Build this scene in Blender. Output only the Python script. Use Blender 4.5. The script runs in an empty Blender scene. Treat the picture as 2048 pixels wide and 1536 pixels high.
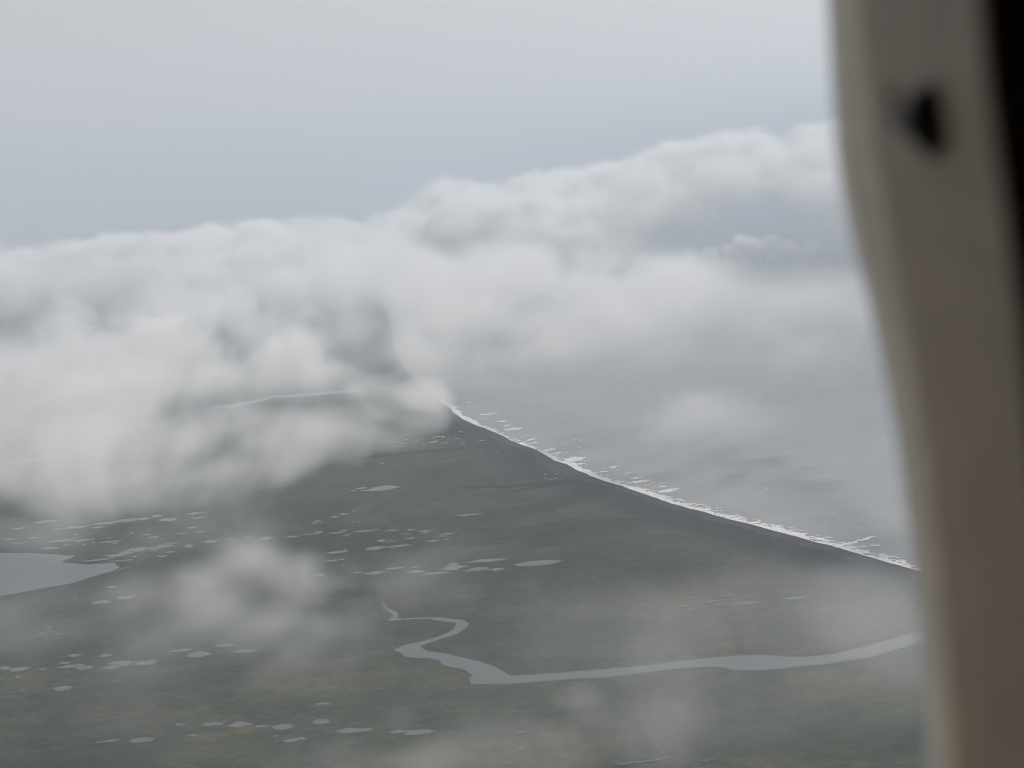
import bpy, bmesh, math, random, time
import numpy as np
from mathutils import Vector, Matrix

random.seed(7)
RNG = np.random.default_rng(11)
SC = bpy.context.scene
COL = SC.collection

# ------------------------------------------------------------------ camera
CAM_H = 800.0
FPX = 2472.0                      # focal length in pixels of the 2048 px wide photograph
ROLL = math.atan(0.09)
PITCH = math.atan(398.6 / FPX)
_cp, _sp = math.cos(PITCH), math.sin(PITCH)
_F = Vector((0, _cp, -_sp)); _R0 = Vector((1, 0, 0)); _U0 = Vector((0, _sp, _cp))
_R = _R0 * math.cos(ROLL) - _U0 * math.sin(ROLL)
_U = _R0 * math.sin(ROLL) + _U0 * math.cos(ROLL)
CAM = Vector((0, 0, CAM_H))
cam_data = bpy.data.cameras.new('camera')
cam_data.sensor_width = 36.0
cam_data.lens = 36.0 * FPX / 2048.0
cam_data.clip_start = 0.02
cam_data.clip_end = 300000.0
cam_data.dof.use_dof = True
cam_data.dof.focus_distance = 3500.0
cam_data.dof.aperture_fstop = 43.5e-3 / 0.0092 
cam = bpy.data.objects.new('camera', cam_data)
m = Matrix((( _R.x, _U.x, -_F.x, CAM.x), (_R.y, _U.y, -_F.y, CAM.y), (_R.z, _U.z, -_F.z, CAM.z), (0, 0, 0, 1)))
cam.matrix_world = m
COL.objects.link(cam)
SC.camera = cam

# ------------------------------------------------------------------ world and sun
SUN_EL, SUN_AZ = math.radians(38), math.radians(48)      # azimuth to the right of the view direction (+Y)
world = bpy.data.worlds.new('World')
SC.world = world
world.use_nodes = True
nt = world.node_tree
nt.nodes.clear()
out = nt.nodes.new('ShaderNodeOutputWorld')
bg = nt.nodes.new('ShaderNodeBackground')
sky = nt.nodes.new('ShaderNodeTexSky')
sky.sky_type = 'NISHITA'
sky.sun_disc = False
sky.sun_elevation = SUN_EL
sky.sun_rotation = SUN_AZ
sky.air_density = 1.0; sky.dust_density = 2.0; sky.ozone_density = 1.0
hs = nt.nodes.new('ShaderNodeHueSaturation')
hs.inputs['Saturation'].default_value = 0.22
nt.links.new(sky.outputs[0], hs.inputs['Color'])
mix = nt.nodes.new('ShaderNodeMix'); mix.data_type = 'RGBA'
mix.inputs[0].default_value = 0.52                        # the high overcast veil in front of the blue
mix.inputs[7].default_value = (5.74, 5.77, 5.92, 1)
nt.links.new(hs.outputs[0], mix.inputs[6])
nt.links.new(mix.outputs[2], bg.inputs[0])
bg.inputs[1].default_value = 0.10
nt.links.new(bg.outputs[0], out.inputs[0])

sun_data = bpy.data.lights.new('sun', 'SUN')
sun_data.energy = 2.8
sun_data.angle = math.radians(12)
sun_data.color = (1.0, 0.935, 0.88)
sun = bpy.data.objects.new('sun', sun_data)
sd = Vector((math.sin(SUN_AZ) * math.cos(SUN_EL), math.cos(SUN_AZ) * math.cos(SUN_EL), math.sin(SUN_EL)))
sun.rotation_euler = sd.to_track_quat('Z', 'Y').to_euler()
sun.location = CAM + sd * 50
COL.objects.link(sun)

SC.view_settings.view_transform = 'Standard'
SC.view_settings.look = 'None'
SC.view_settings.gamma = 1.0
SC.view_settings.use_curve_mapping = False
SC.view_settings.exposure = 0.20
SC.render.engine = 'CYCLES'
cy = SC.cycles
cy.use_denoising = True
cy.use_adaptive_sampling = True
cy.adaptive_threshold = 0.018
cy.max_bounces = 10
cy.diffuse_bounces = 4
cy.glossy_bounces = 2
cy.volume_bounces = 8
cy.volume_step_rate = 2.0
cy.volume_max_steps = 256
cy.sample_clamp_indirect = 4.0
cy.pixel_filter_type = 'BLACKMAN_HARRIS'
cy.filter_width = 1.0

# ------------------------------------------------------------------ helpers
def ray(px, py):
    """world direction of a pixel of the 2048x1536 photograph"""
    return (_F * FPX + _R * (px - 1024.0) + _U * (768.0 - py)).normalized()

def gp(px, py, z=0.0):
    """the point where that pixel's ray meets the level z"""
    d = ray(px, py)
    t = (z - CAM_H) / d.z
    return CAM + d * t

def at(px, py, dist):
    """the point at a horizontal distance along that pixel's ray"""
    d = ray(px, py)
    return CAM + d * (dist / math.hypot(d.x, d.y))

def tag(o, label=None, cat=None, kind=None, group=None):
    if label: o['label'] = label
    if cat: o['category'] = cat
    if kind: o['kind'] = kind
    if group: o['group'] = group
    return o

def obj(name, mesh, mat=None, parent=None):
    o = bpy.data.objects.new(name, mesh)
    if mat: mesh.materials.append(mat)
    COL.objects.link(o)
    if parent: o.parent = parent
    return o

def new_mat(name):
    mt = bpy.data.materials.new(name)
    mt.use_nodes = True
    n = mt.node_tree
    n.nodes.clear()
    o = n.nodes.new('ShaderNodeOutputMaterial')
    return mt, n, o

def node(n, typ, **kw):
    x = n.nodes.new(typ)
    for k, v in kw.items(): setattr(x, k, v)
    return x

def noise_node(n, scale_xyz, scale=1.0, detail=5, rough=0.55, rot=0.0, dist=0.0):
    tc = node(n, 'ShaderNodeNewGeometry')
    mp = node(n, 'ShaderNodeMapping')
    mp.inputs['Scale'].default_value = scale_xyz
    mp.inputs['Rotation'].default_value = (0, 0, rot)
    n.links.new(tc.outputs['Position'], mp.inputs['Vector'])
    nz = node(n, 'ShaderNodeTexNoise')
    nz.inputs['Scale'].default_value = scale
    nz.inputs['Detail'].default_value = detail
    nz.inputs['Roughness'].default_value = rough
    nz.inputs['Distortion'].default_value = dist
    n.links.new(mp.outputs[0], nz.inputs['Vector'])
    return nz

def ramp(n, src, stops):
    r = node(n, 'ShaderNodeValToRGB')
    e = r.color_ramp.elements
    while len(e) > 1: e.remove(e[-1])
    e[0].position = stops[0][0]; e[0].color = (*stops[0][1], 1)
    for p, c in stops[1:]:
        x = e.new(p); x.color = (*c, 1)
    n.links.new(src, r.inputs[0])
    return r

# ------------------------------------------------------------------ materials
def mat_land():
    mt, n, o = new_mat('tundra')
    b = node(n, 'ShaderNodeBsdfPrincipled')
    b.inputs['Roughness'].default_value = 0.95
    b.inputs['Specular IOR Level'].default_value = 0.1
    big = noise_node(n, (1/520, 1/230, 1), 1, 9, 0.68, 0.1, 0.8)
    c1 = ramp(n, big.outputs[0], [(0.30, (0.030, 0.038, 0.029)), (0.48, (0.047, 0.054, 0.036)), (0.60, (0.070, 0.071, 0.044)), (0.75, (0.052, 0.062, 0.040))])
    fine = noise_node(n, (1/45, 1/22, 1), 1, 8, 0.68, -0.08, 0.6)
    c2 = ramp(n, fine.outputs[0], [(0.30, (0.55, 0.59, 0.62)), (0.5, (1, 1, 1)), (0.72, (1.45, 1.38, 1.18))])
    mx = node(n, 'ShaderNodeMix', data_type='RGBA', blend_type='MULTIPLY'); mx.inputs[0].default_value = 1
    n.links.new(c1.outputs[0], mx.inputs[6]); n.links.new(c2.outputs[0], mx.inputs[7])
    tiny = noise_node(n, (1/13, 1/9, 1), 1, 6, 0.7, 0.4, 0.3)
    c3 = ramp(n, tiny.outputs[0], [(0.32, (0.62, 0.66, 0.66)), (0.5, (1, 1, 1)), (0.70, (1.40, 1.36, 1.2))])
    mxt = node(n, 'ShaderNodeMix', data_type='RGBA', blend_type='MULTIPLY'); mxt.inputs[0].default_value = 1
    n.links.new(mx.outputs[2], mxt.inputs[6]); n.links.new(c3.outputs[0], mxt.inputs[7])
    mx = mxt
    # bare dark sand along the beach, breaking up inland
    at_ = node(n, 'ShaderNodeAttribute', attribute_name='shore')
    pat = noise_node(n, (1/260, 1/80, 1), 1, 9, 0.72, 0.25, 0.8)
    ad = node(n, 'ShaderNodeMath', operation='MULTIPLY_ADD')
    n.links.new(pat.outputs[0], ad.inputs[0]); ad.inputs[1].default_value = 1.1
    n.links.new(at_.outputs['Fac'], ad.inputs[2])
    rr = ramp(n, ad.outputs[0], [(0.62, (0, 0, 0)), (1.55, (0.85, 0.85, 0.85))])
    mx2 = node(n, 'ShaderNodeMix', data_type='RGBA')
    n.links.new(rr.outputs[0], mx2.inputs[0])
    n.links.new(mx.outputs[2], mx2.inputs[6])
    sc = node(n, 'ShaderNodeMix', data_type='RGBA', blend_type='MULTIPLY'); sc.inputs[0].default_value = 0.6
    sc.inputs[6].default_value = (0.022, 0.026, 0.029, 1); n.links.new(c2.outputs[0], sc.inputs[7])
    n.links.new(sc.outputs[2], mx2.inputs[7])
    n.links.new(mx2.outputs[2], b.inputs['Base Color'])
    n.links.new(b.outputs[0], o.inputs[0])
    return mt

def mat_flat(name, col, rough=0.9, scale=(1/12, 1/12, 1), var=0.35, spec=0.2):
    mt, n, o = new_mat(name)
    b = node(n, 'ShaderNodeBsdfPrincipled')
    b.inputs['Roughness'].default_value = rough
    b.inputs['Specular IOR Level'].default_value = spec
    nz = noise_node(n, scale, 1, 7, 0.6, 0.3)
    r = ramp(n, nz.outputs[0], [(0.3, tuple(c * (1 - var) for c in col)), (0.7, tuple(c * (1 + var) for c in col))])
    n.links.new(r.outputs[0], b.inputs['Base Color'])
    n.links.new(b.outputs[0], o.inputs[0])
    return mt

def mat_water(name, col, rough, bump, wl, rot=0.15, var=0.15, deep=None):
    mt, n, o = new_mat(name)
    b = node(n, 'ShaderNodeBsdfPrincipled')
    b.inputs['Roughness'].default_value = rough
    b.inputs['IOR'].default_value = 1.33
    big = noise_node(n, (1/900, 1/420, 1), 1, 5, 0.6, rot, 0.6)
    r = ramp(n, big.outputs[0], [(0.3, tuple(c * (1 - var) for c in col)), (0.7, tuple(c * (1 + var) for c in col))])
    st = noise_node(n, (1/190, 1/38, 1), 1, 6, 0.65, rot, 0.8)
    r2 = ramp(n, st.outputs[0], [(0.3, (1 - 0.9 * var,) * 3), (0.7, (1 + 0.9 * var,) * 3)])
    mx = node(n, 'ShaderNodeMix', data_type='RGBA', blend_type='MULTIPLY'); mx.inputs[0].default_value = 1
    n.links.new(r.outputs[0], mx.inputs[6]); n.links.new(r2.outputs[0], mx.inputs[7])
    if deep:
        at_ = node(n, 'ShaderNodeAttribute', attribute_name='offshore')
        ad = node(n, 'ShaderNodeMath', operation='MULTIPLY_ADD')
        n.links.new(big.outputs[0], ad.inputs[0]); ad.inputs[1].default_value = 0.05
        n.links.new(at_.outputs['Fac'], ad.inputs[2])
        rr = ramp(n, ad.outputs[0], [(0.06, (0, 0, 0)), (0.34, (0.5,) * 3), (0.80, (1, 1, 1))])
        m2 = node(n, 'ShaderNodeMix', data_type='RGBA')
        n.links.new(rr.outputs[0], m2.inputs[0]); n.links.new(mx.outputs[2], m2.inputs[6])
        m2.inputs[7].default_value = (*deep, 1)
        mx = m2
    n.links.new(mx.outputs[2], b.inputs['Base Color'])
    w1 = noise_node(n, (1 / (wl * 3.2), 1 / wl, 1), 1, 5, 0.6, rot, 0.3)
    bp = node(n, 'ShaderNodeBump')
    bp.inputs['Strength'].default_value = bump
    bp.inputs['Distance'].default_value = wl * 0.08
    n.links.new(w1.outputs[0], bp.inputs['Height'])
    n.links.new(bp.outputs[0], b.inputs['Normal'])
    n.links.new(b.outputs[0], o.inputs[0])
    return mt

M_land = mat_land()
M_sea = mat_water('sea_water', (0.274, 0.276, 0.270), 0.22, 0.9, 26.0, 0.12, 0.10, (0.03, 0.062, 0.085))
M_pond = mat_water('pond_water', (0.10, 0.108, 0.106), 0.10, 0.15, 3.0, 0.12, 0.05)
M_beach = mat_flat('dark_beach_sand', (0.034, 0.034, 0.038), 0.9, (1/40, 1/25, 1), 0.6)
M_channel = mat_flat('dark_channel_mud', (0.004, 0.005, 0.007), 0.9, (1/50, 1/20, 1), 0.4)
M_foam = mat_flat('sea_foam', (0.80, 0.79, 0.76), 0.8, (1/9, 1/5, 1), 0.14)

# ------------------------------------------------------------------ the sea and the land
FAR = 90000.0
COAST_PX = [(2300, 1300), (2050, 1216), (1840, 1146), (1760, 1122), (1700, 1105), (1600, 1078), (1500, 1052), (1400, 1025),
            (1310, 998), (1230, 970), (1180, 953), (1150, 941), (1133, 930), (1110, 922), (1085, 910), (1050, 893), (1000, 872),
            (960, 855), (925, 838), (907, 826), (893, 812), (865, 795), (845, 778), (815, 745), (800, 718), (785, 690), (780, 660), (776, 630)]
def catmull(pts, per=24):
    P = [pts[0]] + list(pts) + [pts[-1]]
    res = []
    for i in range(1, len(P) - 2):
        p0, p1, p2, p3 = P[i - 1], P[i], P[i + 1], P[i + 2]
        for k in range(per):
            t = k / per
            res.append(0.5 * ((2 * p1) + (p2 - p0) * t + (2 * p0 - 5 * p1 + 4 * p2 - p3) * t * t + (3 * p1 - p0 - 3 * p2 + p3) * t ** 3))
    res.append(P[-2])
    return res
def resample(pts, step):
    res = [pts[0]]; acc = 0.0
    for a, b in zip(pts, pts[1:]):
        L = (b - a).length
        while L > 0 and acc + L >= step:
            t = (step - acc) / L
            a = a + (b - a) * t
            res.append(a); L = (b - a).length; acc = 0.0
        acc += L
    return res
cpts = [gp(x, y) for x, y in COAST_PX]
cdir = (cpts[-1] - cpts[-4]).normalized()
near_dir = (cpts[0] - cpts[1]).normalized()
cpts = [cpts[0] + near_dir * 9000, cpts[0] + near_dir * 1500] + cpts
coast = resample(catmull(cpts), 9.0)
def wob(s, seed, scales):
    v = 0.0
    for L, A in scales:
        k = s / L; i = math.floor(k); f = k - i; f = f * f * (3 - 2 * f)
        h = lambda j: (math.sin((j * 127.1 + seed * 311.7 + L)) * 43758.5453) % 1.0 * 2 - 1
        v += A * (h(i) * (1 - f) + h(i + 1) * f)
    return v
nrm = []
for i in range(len(coast)):
    a = coast[max(0, i - 3)]; b = coast[min(len(coast) - 1, i + 3)]
    t = (b - a).normalized()
    nrm.append(Vector((t.y, -t.x, 0)))                   # to the sea (right of the way outward)
coast = [c + n * wob(i * 9.0, 1, [(160, 5), (60, 3), (22, 1.6)]) for i, (c, n) in enumerate(zip(coast, nrm))]
end_far = coast[-1] + cdir * 60000

# land: rows running inland from the shore, each row at one y, out to the far edge of the sheet
me = bpy.data.meshes.new('land')
OFFS = [0, 30, 70, 110, 150, 190, 900, 4000, 20000]
NC = len(coast)
verts, faces, shore = [], [], []
rows = []
ylast = -1e9
for c in [coast[0] + Vector((20000, -40000, 0))] + coast[::3] + [coast[-1], end_far]:
    if c.y > ylast + 0.5:
        rows.append(c); ylast = c.y
for c in rows:
    for k, off in enumerate(OFFS + [c.x + FAR]):
        verts.append((c.x - off, c.y, 0.6)); shore.append(max(0.0, 1.0 - off / 190.0))
W = len(OFFS) + 1
for i in range(len(rows) - 1):
    for k in range(W - 1):
        faces.append((i * W + k, (i + 1) * W + k, (i + 1) * W + k + 1, i * W + k + 1))
me.from_pydata(verts, [], faces)
atr = me.attributes.new('shore', 'FLOAT', 'POINT')
atr.data.foreach_set('value', shore)
bm = bmesh.new(); bm.from_mesh(me)
bmesh.ops.triangulate(bm, faces=[f for f in bm.faces if len(f.verts) > 4])
bmesh.ops.recalc_face_normals(bm, faces=bm.faces)
if bm.faces[0].normal.z < 0: bmesh.ops.reverse_faces(bm, faces=bm.faces)
bm.to_mesh(me); bm.free()
land = obj('land', me, M_land)
tag(land, 'flat dark green tundra plain left of the shoreline', 'land', 'structure')

# sea: the same rows outward; silty near the beach, clear and dark far out
me = bpy.data.meshes.new('sea')
OUT = [-1e9, -60, 100, 500, 1000, 1700, 2600, 4000, 7000, 20000, 1e9]
verts, faces, off_ = [], [], []
for c in rows + [Vector((rows[-1].x, FAR, 0))]:
    for k, off in enumerate(OUT):
        x = max(-FAR, min(FAR, c.x + off))
        verts.append((x, c.y, 0.0)); off_.append(max(0.0, min(1.0, off / 6000.0)))
W = len(OUT)
nr = len(verts) // W
for i in range(nr - 1):
    for k in range(W - 1):
        faces.append((i * W + k, i * W + k + 1, (i + 1) * W + k + 1, (i + 1) * W + k))
me.from_pydata(verts, [], faces)
me.attributes.new('offshore', 'FLOAT', 'POINT').data.foreach_set('value', off_)
sea = obj('sea', me, M_sea)
tag(sea, 'grey wind-ruffled sea beyond the surf line', 'sea', 'structure')

# beach: a narrow dark sloping strip from the tundra edge into the water
me = bpy.data.meshes.new('beach')
verts, faces = [], []
for i in range(NC):
    w = 26 + wob(i * 9.0, 3, [(300, 12), (90, 7)])
    bul = max(0.0, 1 - abs((coast[i] - gp(1150, 941)).length) / 330.0)
    w += 28 * bul
    for off, z in ((-14, -0.4), (0, 0.9), (w, 1.6), (w + 5, 0.5)):
        p = coast[i] - nrm[i] * off
        verts.append((p.x, p.y, z))
for i in range(NC - 1):
    for k in range(3):
        faces.append((i * 4 + k, i * 4 + k + 1, (i + 1) * 4 + k + 1, (i + 1) * 4 + k))
me.from_pydata(verts, [], faces)
beach = obj('beach', me, M_beach)
tag(beach, 'narrow strip of dark sand between tundra and surf', 'beach', 'structure')

# ------------------------------------------------------------------ flat shapes drawn on the ground
def outline_mesh(name, polys, z, mat):
    bm = bmesh.new()
    for q, poly in enumerate(polys):
        zq = z + 0.012 * q if len(polys) > 1 else z
        vs = [bm.verts.new((p.x, p.y, zq)) for p in poly]
        f = bm.faces.new(vs)
        f.normal_update()
        if f.normal.z < 0: f.normal_flip()
    bmesh.ops.triangulate(bm, faces=bm.faces)
    me = bpy.data.meshes.new(name)
    bm.to_mesh(me); bm.free()
    return obj(name, me, mat)

def ragged(pts, amp_px, seg_px, rng, ax=1.6, ay=0.55):
    """subdivide a pixel outline and roughen it, more along the shore than across"""
    res = []
    n = len(pts)
    for i in range(n):
        a, b = pts[i], pts[(i + 1) % n]
        L = math.hypot(b[0] - a[0], b[1] - a[1])
        k = max(1, int(L / seg_px))
        for j in range(k):
            t = j / k
            e = amp_px if j else amp_px * 0.4
            res.append((a[0] + (b[0] - a[0]) * t + rng.uniform(-e, e) * ax, a[1] + (b[1] - a[1]) * t + rng.uniform(-e, e) * ay))
    return res

def pond_outline(cx, cy, w, h, rng, tilt=-0.085, rough=0.30, sliver=0.0):
    n = 44 if w > 26 else 26 if w > 12 else 12
    ph = [rng.uniform(0, 6.28) for _ in range(6)]
    res = []
    for k in range(n):
        a = 2 * math.pi * k / n
        r = 1 + rough * (0.5 * math.sin(2 * a + ph[0]) + 0.45 * math.sin(3 * a + ph[1]) + 0.4 * math.sin(5 * a + ph[2]) + 0.3 * math.sin(8 * a + ph[3]))
        x = math.copysign(abs(math.cos(a)) ** 0.85, math.cos(a)) * r
        x += rough * rng.uniform(-0.22, 0.22)
        y = math.sin(a) * (1 + rough * (0.5 * math.sin(4 * a + ph[4]) + 0.3 * math.sin(7 * a + ph[5]))) * (1 + rng.uniform(-rough, rough) * 0.25)
        if sliver: y *= abs(math.sin(a)) ** sliver * (1 + 0.35 * sliver)
        res.append((cx + x * w * 0.5, cy + y * h * 0.5 + tilt * x * w * 0.5))
    return res

# crops of the photograph that the shapes were measured in: origin and scale
CROP = {5: (0, 1000, 2006 / 700), 3: (700, 740, 2048 / 700), 6: (600, 1080, 2048 / 700), 7: (1200, 1080, 2048 / 700), 1: (0, 400, 2048 / 900), 4: (1200, 860, 2048 / 700)}
def px(c, x, y):
    ox, oy, s = CROP[c]
    return ox + x / s, oy + y / s

ZP = 0.9
NAMED_PONDS = [
    # crop, x, y, w, h, roughness, label
    (3, 1098, 1130, 262, 27, .10, 'largest smooth oval pond, alone on the plain inland of the surf'),
    (3, 800, 1114, 205, 14, .25, 'long pond with a thin east arm just left of the big oval pond'),
    (3, 745, 1165, 132, 17, .30, 'lobed pond below the long pond, second in its row from the big oval'),
    (3, 858, 1167, 88, 13, .35, 'short ragged pond nearest below left of the big oval pond'),
    (3, 610, 1156, 145, 21, .40, 'ragged pond split by islets, left of the lobed pond'),
    (3, 600, 1136, 82, 10, .25, 'small sliver pond just above the pond split by islets'),
    (3, 500, 1189, 175, 10, .35, 'thin crooked pond below the pond split by islets'),
    (3, 385, 1180, 92, 12, .35, 'small ragged pond at the left tip of the thin crooked pond'),
    (3, 260, 1160, 112, 8, .25, 'narrow pond standing alone at the edge of the foreground wisp'),
    (3, 145, 1187, 118, 14, .30, 'dim pond half veiled by the right edge of the foreground wisp'),
    (3, 190, 692, 215, 20, .34, 'pale jagged pond with a pointed west arm, farthest big one before the surf'),
    (3, 65, 692, 62, 9, .30, 'small pale pond just west of the jagged pond'),
    (3, 695, 847, 145, 8, .18, 'thin straight pond alone in the middle of the plain'),
    (3, 150, 1042, 150, 13, .32, 'broad ragged pond under the crowded pond belt'),
    (3, 285, 1030, 150, 9, .32, 'long east arm pond joining the broad ragged pond'),
    (3, 90, 942, 175, 7, .3, 'longest thin pond on the top row of the crowded pond belt'),
    (3, 445, 941, 100, 8, .3, 'thin pond at the east end of the top row of the belt'),
    (3, 565, 958, 92, 6, .25, 'thin pond at the eastern tip of the crowded pond belt'),
    (3, 185, 999, 62, 12, .4, 'stubby pond in the middle of the crowded pond belt'),
    (3, 485, 1000, 78, 8, .3, 'slim pond low on the east side of the crowded pond belt'),
    (5, 815, 1376, 145, 27, .12, 'smooth oval pond by the bottom edge of the photo, left of centre'),
    (5, 1687, 1376, 132, 18, .16, 'slim smooth pond by the bottom edge, right of the oval pond'),
    (5, 1620, 1301, 142, 25, .28, 'wide pond at the east end of the chained ponds'),
    (5, 1370, 1287, 132, 24, .38, 'lobed pond in the middle of the chained ponds'),
    (5, 1220, 1283, 108, 17, .40, 'ragged pond at the west end of the chained ponds'),
    (5, 1495, 1296, 105, 9, .40, 'thread of water linking two of the chained ponds'),
    (5, 1840, 1270, 106, 24, .22, 'rounded pond on the green ground just right of the chained ponds'),
    (5, 1848, 1176, 106, 17, .35, 'pond with pointed ends, alone above the rounded pond'),
    (5, 357, 1080, 118, 24, .26, 'slanted pond alone on the darker ground at the left'),
    (5, 700, 936, 158, 25, .30, 'largest pond in the row under the foreground wisp'),
    (5, 635, 960, 112, 16, .22, 'flat pond touching the lower side of the largest row pond'),
    (5, 830, 932, 158, 22, .36, 'slanted pond with pointed ends right of the largest row pond'),
    (5, 487, 961, 110, 18, .24, 'lens shaped pond left of the largest row pond'),
    (5, 408, 952, 162, 13, .28, 'long slanted pond above the lens shaped pond'),
    (5, 428, 890, 82, 14, .32, 'small slanted pond above the row at the left'),
    (5, 608, 890, 82, 14, .22, 'small slanted pond between the row and the stream'),
    (5, 108, 970, 112, 20, .30, 'ragged pond near the left edge of the photo'),
    (5, 25, 963, 75, 18, .2, 'pond cut by the left edge of the photo'),
    (5, 1140, 885, 128, 30, .20, 'broad dim pond under the foot of the foreground wisp'),
    (5, 1410, 865, 142, 14, .3, 'faint thin pond right of the broad dim pond'),
    (5, 1025, 862, 152, 12, .35, 'faint thin pond left of the broad dim pond'),
    (5, 575, 585, 118, 17, .25, 'oval pond below the lake beside the wisp'),
    (5, 720, 558, 112, 18, .32, 'pond half lost in the left edge of the wisp'),
    (5, 800, 283, 185, 15, .35, 'long ragged pond running up from the lake inlet'),
    (5, 660, 318, 125, 12, .35, 'ragged pond just off the lake point'),
    (5, 735, 300, 112, 10, .35, 'thin pond lying against the long ragged pond'),
    (5, 945, 262, 112, 13, .35, 'ragged pond at the upper end of the lake chain'),
    (5, 957, 113, 102, 15, .32, 'ragged pond at the end of the thin pond line behind the lake'),
    (5, 760, 113, 225, 15, .34, 'longest streak of water behind the lake'),
    (6, 325, 1116, 222, 18, .24, 'long flat pond by the bottom edge, below the river bend'),
    (6, 695, 1124, 165, 28, .16, 'smooth rounded pond under the low wisp, below the river bend'),
    (6, 575, 1121, 108, 13, .28, 'narrow west arm of the smooth rounded pond'),
    (7, 860, 368, 158, 8, .3, 'thin long pond in the mist between river and surf'),
    (7, 1145, 338, 114, 10, .25, 'thin slanted pond in the mist nearest the window frame'),
]
SMALL = {
    5: [(1025,1285,58,10),(1990,1318,120,18),(1115,1349,80,10),(640,1378,80,12),(570,1388,70,7),(1580,1352,45,8),(1290,1267,40,6),(1245,1338,16,6),(1200,1337,16,6),(1040,1322,10,4),(935,1346,12,5),(1020,1350,12,5),(1135,1271,14,5),(1665,1231,14,4),(1425,1273,24,5),(1285,1468,12,6),(1322,1475,20,6),
        (240,971,50,8),(105,1014,48,10),(130,1091,30,7),(370,935,80,10),(1290,833,130,14),(718,888,12,6),(518,908,12,6),(350,898,18,4),(638,499,50,12),(428,565,28,8),(240,767,70,8),(250,778,30,4),(848,682,16,6),
        (420,158,170,10),(600,135,200,10),(900,92,90,10),(560,158,80,9),(260,125,180,11),(1110,78,90,10),(1135,104,75,10),(1100,160,60,8),(1040,192,70,7),(1150,182,55,8),(880,215,78,10),(838,199,45,8),(755,192,20,6),(1170,151,12,5),(640,240,115,10),(660,250,35,8),(475,232,100,10),(340,236,180,10),(620,217,24,5),(535,244,20,5),(480,256,24,6),(380,258,40,8),(295,277,85,12),(60,226,60,8),(190,218,60,8),(437,200,20,6),(330,148,40,5),(100,165,80,7),(100,250,80,5),
        (1080,266,80,14),(980,252,100,8),(975,299,55,9),(930,325,55,9),(560,345,170,9),(690,350,110,7),(770,325,40,8),(745,345,40,6),(1210,238,100,14),(1330,228,50,8),(1350,240,40,6),(1420,215,60,8),(1525,222,95,14),(1680,212,75,9),(1780,198,90,6),(1830,186,60,8),(1930,190,90,7),(1970,178,60,6),(640,330,30,4),(880,290,60,6),(910,280,70,6),
        (1815,134,90,7),(1820,122,60,6),(1850,105,20,4),(1920,100,60,7),(1970,82,60,8),(1930,302,130,12),(1980,290,30,6),(1900,350,90,9),(1960,343,40,6),(1985,203,40,6),(1820,435,100,10)],
    3: [(20,709,40,8),(245,941,95,8),(360,938,50,8),(440,958,60,6),(320,963,70,6),(628,944,30,5),(545,975,45,6),(560,993,25,5),(355,988,60,8),(245,1007,60,6),(100,947,60,4),(95,962,20,4),(125,962,15,4),(200,958,20,3),(150,985,25,3),(420,990,20,3),(375,1015,12,4),(390,1157,60,6),(40,1190,70,8),(25,829,40,6),(12,892,25,5),(55,893,35,5),
        (515,393,85,5),(478,405,40,4),(410,402,30,4),(330,410,40,5),(545,398,20,4),(485,425,60,5),(500,420,60,4),(550,430,60,4),(430,433,30,4),(325,430,40,4),(390,420,30,4),(245,420,50,5),(265,450,60,4),(313,453,30,4),(155,460,45,4),(648,364,25,4),(620,405,30,4),(665,427,25,4),(655,437,20,4),(770,417,45,4),(575,405,15,4),(290,400,30,4),(350,388,40,3),
        (190,551,30,4),(655,630,20,4),(1140,614,30,4),(1148,637,15,4),(1180,643,25,4),(1205,638,15,4),(1210,610,20,4),(1235,638,10,4),(1013,799,8,4),(1190,786,8,4),(878,660,8,5),(1035,1017,20,4),(1130,800,8,3),(1775,1034,35,5),(1935,1017,22,6),(1645,1000,8,5),(1475,960,8,6),(1388,927,8,4),(1548,976,10,4),(1120,953,8,5),(1560,1011,25,3),(1620,890,6,5),(1395,888,6,4),(1820,1122,10,6),(1740,1118,10,5),(1795,1048,10,3),(1780,985,10,4),(860,485,14,3),(760,475,16,3),(210,873,8,4)],
    7: [(745,330,90,6),(530,345,60,6),(655,365,80,6),(495,391,85,9),(685,383,60,7),(550,415,45,5),(867,340,30,5),(963,315,15,5),(1015,147,22,5),(637,152,12,5),(1150,203,10,4),(148,548,12,6),(80,570,14,6),(210,560,10,5),(300,548,8,5),(580,980,12,5),(620,1120,10,5),(808,1126,14,4),(168,423,14,4),(40,520,10,4),
        (290,1300,60,6),(230,1306,70,6),(300,1288,50,5),(345,1292,70,7),(400,1282,60,6),(130,1318,90,6),(180,1310,50,5),(600,1298,40,5),(650,1290,50,5),(630,1305,40,4),(370,1250,50,6),(250,1275,20,4),(420,1276,30,4)],
    6: [(130,965,100,10),(10,1168,45,10),(905,1129,30,6),(942,1131,26,5),(1295,1130,60,9),(1240,1141,28,6),(1300,1232,50,9),(1470,610,50,6),(975,1288,85,6),(1610,1285,40,5),(1900,350,14,4),(1925,425,12,4),(1480,505,18,4),(1750,465,10,4),(1840,570,14,4),(1960,562,12,4),(1905,548,10,4),(570,790,14,4),(812,1128,6,4)],
}
prng = random.Random(3)
for c, x, y, w, h, rg, lab in NAMED_PONDS:
    cx, cy = px(c, x, y); s = CROP[c][2]
    poly = pond_outline(cx, cy, w / s, h / s * 1.1, prng, rough=rg, sliver=0.45 if rg > .2 else 0.0)
    o = outline_mesh('pond', [[gp(a, b, ZP) for a, b in poly]], ZP, M_pond)
    tag(o, lab, 'pond', 'structure', 'ponds on the tundra')
polys = []
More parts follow.
